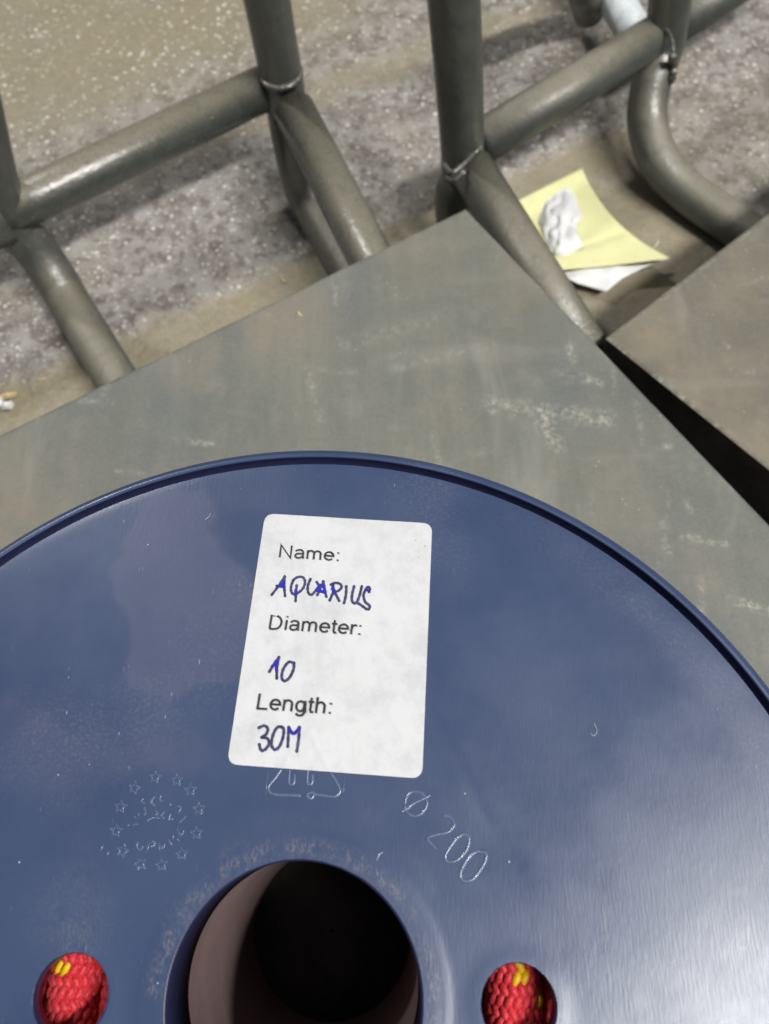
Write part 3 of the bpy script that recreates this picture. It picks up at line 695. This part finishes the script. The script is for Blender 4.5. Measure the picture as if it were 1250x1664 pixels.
# printed words
def arc(cx, cy, rx, ry, a0, a1, n=14):
    return [(cx + rx * math.cos(math.radians(a0 + (a1 - a0) * k / n)), cy + ry * math.sin(math.radians(a0 + (a1 - a0) * k / n))) for k in range(n + 1)]
XH = 0.72
GLYPH = {   # centre lines of a plain grotesque, cap height 1; (advance, strokes)
 'N': (1.00, [[(.10, 0), (.10, 1), (.80, 0), (.80, 1)]]),
 'D': (1.00, [[(.12, .02), (.12, .97), (.42, .97)] + arc(.40, .495, .42, .475, 90, -90) + [(.12, .02)]]),
 'L': (.78, [[(.12, 1), (.12, .05), (.70, .05)]]),
 'a': (.78, [arc(.36, .50, .26, .20, 165, 90, 6)[:] + arc(.36, .50, .24, .20, 80, 0, 6) + [(.60, .42), (.60, .14), (.66, .02)], [(.60, .42), (.40, .38)] + arc(.30, .215, .20, .175, 100, 270, 8) + [(.42, .06), (.55, .15), (.60, .28)]]),
 'm': (1.15, [[(.12, 0), (.12, XH)], [(.12, .42)] + arc(.33, .46, .21, .22, 170, 0, 8) + [(.54, 0)], [(.54, .42)] + arc(.76, .46, .21, .22, 170, 0, 8) + [(.97, 0)]]),
 'n': (.78, [[(.12, 0), (.12, XH)], [(.12, .42)] + arc(.36, .45, .24, .23, 165, 0, 8) + [(.60, 0)]]),
 'h': (.78, [[(.12, 0), (.12, 1)], [(.12, .42)] + arc(.36, .45, .24, .23, 165, 0, 8) + [(.60, 0)]]),
 'e': (.78, [[(.09, .37), (.66, .37)] + arc(.375, .36, .285, .31, 2, 320, 20)]),
 'i': (.32, [[(.14, 0), (.14, XH)], [(.14, .90), (.14, 1.0)]]),
 't': (.42, [[(.18, .94), (.18, .14), (.24, .04), (.38, .04)], [(.02, .67), (.36, .67)]]),
 'r': (.47, [[(.12, 0), (.12, XH)], [(.12, .42), (.17, .60), (.30, .67), (.44, .64)]]),
 'g': (.78, [arc(.34, .36, .25, .31, 0, 360, 20), [(.60, XH), (.60, -.02)] + arc(.355, -.02, .245, .21, 0, -160, 10)]),
 ':': (.38, [[(.18, 0), (.18, .12)], [(.18, .58), (.18, .70)]]),
}
def printed(word, p0, p1, top, name):
    a = fl(*p0); b = fl(*p1); tp = fl(*top)
    W = sum(GLYPH[c][0] for c in word) - 0.32; ex = (b - a).to_2d() / W; ey = (tp - a).to_2d(); w = ey.length * 0.145
    x = -0.10; parts = []
    for c in word:
        adv, strokes = GLYPH[c]
        for st in strokes:
            P = [a.to_2d() + ex * (x + q[0]) + ey * q[1] for q in st]; V = []; F = []
            n = len(P); cl = (P[0] - P[-1]).length < 1e-6 or c == 'D'
            for i in range(n):
                t0 = (P[i] - P[i - 1]).normalized() if i else (P[1] - P[0]).normalized()
                t1 = (P[i + 1] - P[i]).normalized() if i < n - 1 else t0
                t = (t0 + t1).normalized(); k = 1 / max(0.5, t.dot(t1)); s = Vector((-t.y, t.x)) * w * .5 * k
                for sg in (-1, 1): V.append((P[i] + s * sg)[:])
            for i in range(n - 1): F.append((2 * i, 2 * i + 1, 2 * i + 3, 2 * i + 2))
            A = np.array(V); Z = label_z(A[:, 0], A[:, 1]) + ZSTEP[0]; ZSTEP[0] += 0.0000025
            parts.append(([(p[0], p[1], z) for p, z in zip(V, Z)], F))
        x += adv
    link(name, pymesh(name, *join(parts)), M['print'], lab, False)
printed('Name:', (455.2, 906.4), (548.5, 912.3), (457.6, 886.2), 'printed_name')
printed('Diameter:', (438.2, 1023.0), (583.8, 1032.2), (442.0, 1000.4), 'printed_diameter')
printed('Length:', (418.8, 1153.2), (536.0, 1160.6), (422.8, 1127.6), 'printed_length')
# ------------------------------------------------------------------ moulded marks on the flange
def ridge(pts, r=0.00022, closed=False, n=5, sink=0.3):
    P = catmull([fl(*p) if len(p) == 2 else Vector(p) for p in pts], n, closed) if (len(pts) > 2 and n > 1) else [Vector(fl(*p)) for p in pts]
    Q = [];
    for p in P: Q.append(Vector((p.x, p.y, ZF + float(flange_z(np.array([p.x]), np.array([p.y]))[0]) - r * sink)))
    return tube_data(Q, r, 8, closed)
def mark(name, strokes, r=0.00022, label=None):
    o = link(name, pymesh(name, *join([ridge(s, r, n=k) for s, k in strokes])), M['ridge'], spool)
    return o
z3 = lambda L: [(600 + a / 5.682, 1260 + b / 5.682) for a, b in L]
mark('moulded_diameter_sign', [(z3([(330, 270), (345, 200), (390, 155), (440, 152), (490, 170), (528, 220), (532, 275), (500, 340), (440, 375), (395, 372), (345, 335), (328, 275)]), 5), (z3([(295, 342), (360, 302), (420, 255), (520, 210), (565, 183)]), 5)], 0.00027)
mark('moulded_digit', [(z3([(680, 375), (735, 380), (775, 420), (785, 465), (740, 520), (640, 545), (530, 578)]), 5), (z3([(530, 578), (570, 630), (625, 690)]), 5)], 0.00028)
mark('moulded_digit', [(z3([(885, 540), (830, 565), (765, 640), (710, 725), (705, 780), (735, 800), (800, 790), (870, 735), (915, 650), (920, 570), (885, 540)]), 5)], 0.00030)
mark('moulded_digit', [(z3([(1030, 700), (970, 715), (900, 790), (850, 880), (845, 950), (880, 975), (950, 965), (1010, 900), (1070, 800), (1080, 725), (1030, 700)]), 5)], 0.00032)
z4 = lambda L: [(400 + a / 5.682, 1200 + b / 5.682) for a, b in L]
mark('recycling_symbol', [(z4([(328, 285), (270, 370), (212, 440), (215, 490), (262, 518), (390, 525), (508, 528)]), 6), (z4([(555, 520), (600, 560), (640, 520), (760, 535), (830, 535), (868, 490), (850, 430), (780, 310)]), 6),
                         (z4([(560, 515), (610, 500), (640, 525)]), 4)], 0.00030)
for xx_ in (405, 572):
    mark('moulded_digit', [(z4([(xx_, 285), (xx_ - 8, 400), (xx_, 425), (xx_ + 30, 425), (xx_ + 42, 395), (xx_ + 42, 330)]), 5)], 0.00024)
mark('moulded_frame_line', [(z4([(205, 285), (180, 570)]), 1), (z4([(908, 350), (898, 580)]), 1)], 0.00007)
z5 = lambda a, b: (150 + a / 6.25, 1220 + b / 6.25)
def star(cx, cy, r, rot):
    pts = [];
    c = fl(cx, cy)
    for k in range(11):
        a = rot + PI / 2 + k * PI / 5; q = r if k % 2 == 0 else r * 0.40
        pts.append(Vector((c.x + q * math.cos(a), c.y + q * math.sin(a), ZF)))
    Q = [Vector((p.x, p.y, ZF + float(flange_z(np.array([p.x]), np.array([p.y]))[0]) - 0.00004)) for p in pts[:10]]
    return tube_data(Q, 0.00016, 6, True)
for (a, b) in [(640, 270), (860, 300), (1000, 400), (1085, 590), (1060, 840), (910, 1050), (705, 1160), (490, 1150), (310, 1020), (245, 815), (290, 570), (430, 380)]:
    link('moulded_star', pymesh('moulded_star', *star(*z5(a, b), 0.00115, random.uniform(-.3, .3))), M['ridge'], spool)
for L in [[(470, 620), (475, 665)], [(530, 570), (545, 635), (525, 655)], [(640, 460), (600, 520), (640, 560)], [(585, 520), (600, 540)], [(560, 710), (600, 690), (640, 680), (690, 685)],
          [(860, 560), (905, 580), (870, 635)], [(960, 660), (920, 700), (880, 740)], [(860, 780), (905, 860), (935, 805)], [(820, 840), (825, 900)], [(765, 890), (820, 970)],
          [(470, 925), (455, 975), (490, 1010), (525, 965)], [(585, 930), (550, 1040)], [(680, 930), (685, 1030)], [(745, 940), (720, 990), (700, 960)], [(355, 770), (380, 745)], [(120, 960), (75, 1020)], [(170, 1020), (150, 1070)], [(430, 660), (445, 690)], [(640, 610), (670, 640), (640, 655)], [(415, 770), (440, 745), (470, 750)], [(560, 700), (570, 720)], [(600, 930), (640, 925), (630, 965), (590, 980)], [(860, 880), (885, 920)], [(740, 620), (700, 660), (735, 690)], [(520, 480), (500, 520), (530, 530)], [(700, 450), (690, 500), (720, 510)], [(780, 520), (800, 560)], [(800, 640), (780, 700), (830, 690)]]:
    mark('moulded_letter', [([z5(*p) for p in L], 3)], 0.00015)
mark('moulded_letter', [(z3([(130, 700), (90, 740), (68, 790)]), 4)], 0.00014)
# lint and fibres lying on the flange
for k, (pts) in enumerate([[(965, 1175), (970, 1188), (965, 1196), (960, 1192)], [(334, 845), (340, 840), (342, 835)], [(978, 1470), (983, 1500), (985, 1520), (982, 1548)], [(1020, 1150), (1024, 1165)], [(500, 726), (503, 738)]]):
    if k > 2: continue
    P = catmull([fl(*p) for p in pts], 5) if len(pts) > 2 else [fl(*p) for p in pts]
    Q = [Vector((p.x, p.y, ZF + 0.0002)) for p in P]
    if k == 4: Q = [Vector((p.x, p.y, ZF + LIP + .0001)) for p in P]
    o = link('lint_fibre', pymesh('lint_fibre', *tube_data(Q, 0.000042, 6)), M['label'])
    tag(o, ['curled white fibre on the right half of the blue flange', 'short white fibre between the left rim and the label', 'long thin white fibre near the right small hole', 'tiny white fibre on the flange near the right rim', 'tiny white fibre standing on the top of the rim'][k], 'lint')
# ------------------------------------------------------------------ the rope
def rope():
    V = []; F = []; MI = []
    def add(vs, fs, mi):
        o = len(V); V.extend(vs); F.extend([tuple(i + o for i in f) for f in fs]); MI.extend([mi] * len(fs))
    rr = 0.0050
    YEL = [bp(x, y, ZF - TH - .0035) for x, y in ((103, 1572), (848, 1582), (882, 1624))]
    # unit lobe
    lob = []; LN = 8; LM = 5
    lv = [(0, 0, -1)] + [(math.cos(2 * PI * k / LN) * math.sin(PI * j / LM), math.sin(2 * PI * k / LN) * math.sin(PI * j / LM), -math.cos(PI * j / LM)) for j in range(1, LM) for k in range(LN)] + [(0, 0, 1)]
    lf = [(0, 1 + (k + 1) % LN, 1 + k) for k in range(LN)]
    for j in range(LM - 2):
        for k in range(LN):
            a = 1 + j * LN + k; b = 1 + j * LN + (k + 1) % LN; lf.append((a, b, b + LN, a + LN))
    e = len(lv) - 1; lf += [(e, 1 + (LM - 2) * LN + k, 1 + (LM - 2) * LN + (k + 1) % LN) for k in range(LN)]
    lv = np.array(lv)
    Rf = lambda p: 0.0312 + 0.0102 * (p - PI) / (2 * PI) + 0.0013 * math.cos(p)
    zf_ = lambda p: ZF - TH - 0.0012 - rr - 0.00028 * (p - 0.7 * PI)
    core = []
    for i in range(420):
        p = 0.68 * PI + i / 419 * 4.6 * PI; core.append((CX + Rf(p) * math.cos(p), CY + Rf(p) * math.sin(p), zf_(p)))
    v, f = tube_data(core, rr * 0.90, 16); add(v, f, 0)
    phi = 0.70 * PI; i = 0
    while phi < 5.25 * PI:
        R = Rf(phi); zc = zf_(phi); nt = 18
        er = Vector((math.cos(phi), math.sin(phi), 0)); et = Vector((-math.sin(phi), math.cos(phi), 0)); ez = Vector((0, 0, 1))
        for k in range(nt):
            th = 2 * PI * (k + 0.5 * (i % 2)) / nt + i * 0.012
            if math.sin(th) < -0.35: continue
            nrm = er * math.cos(th) + ez * math.sin(th); tan = er * -math.sin(th) + ez * math.cos(th)
            c = Vector((CX, CY, zc)) + er * R + nrm * rr * 0.87
            tw = (0.46 if i % 2 else -0.46) + random.uniform(-.06, .06)
            a1 = (et * math.cos(tw) + tan * math.sin(tw)); a2 = nrm.cross(a1); js = random.uniform(.92, 1.1)
            Mx = np.array([a2 * 0.00078 * js, nrm * 0.00072 * js, a1 * 0.00142])
            q = lv @ Mx + np.array(c[:])
            yel = any((c - y_).to_2d().length < 0.0014 for y_ in YEL) and c.z > zc
            add(q.tolist(), lf, 1 if yel else 0)
        phi += 0.00182 / R; i += 1
    for lev in range(10):
        for k in range(7):
            if lev == 0 and k < 3: continue
            R = 0.0290 + 0.0102 * k; zc = ZF - TH - 0.0008 - rr - lev * 0.0103
            if R > 0.092 or zc < 0.009: continue
            v, f = revolve([(R + rr * math.cos(a), zc + rr * math.sin(a)) for a in np.linspace(0, 2 * PI, 13)], C2, 90); add(v, f, 0)
    me = pymesh('rope', V, F); me.polygons.foreach_set('material_index', MI)
    o = link('rope', me, [M['rope'], M['yellow_yarn']])
    tag(o, 'red braided rope with yellow tracers wound on the blue spool', 'rope')
rope()
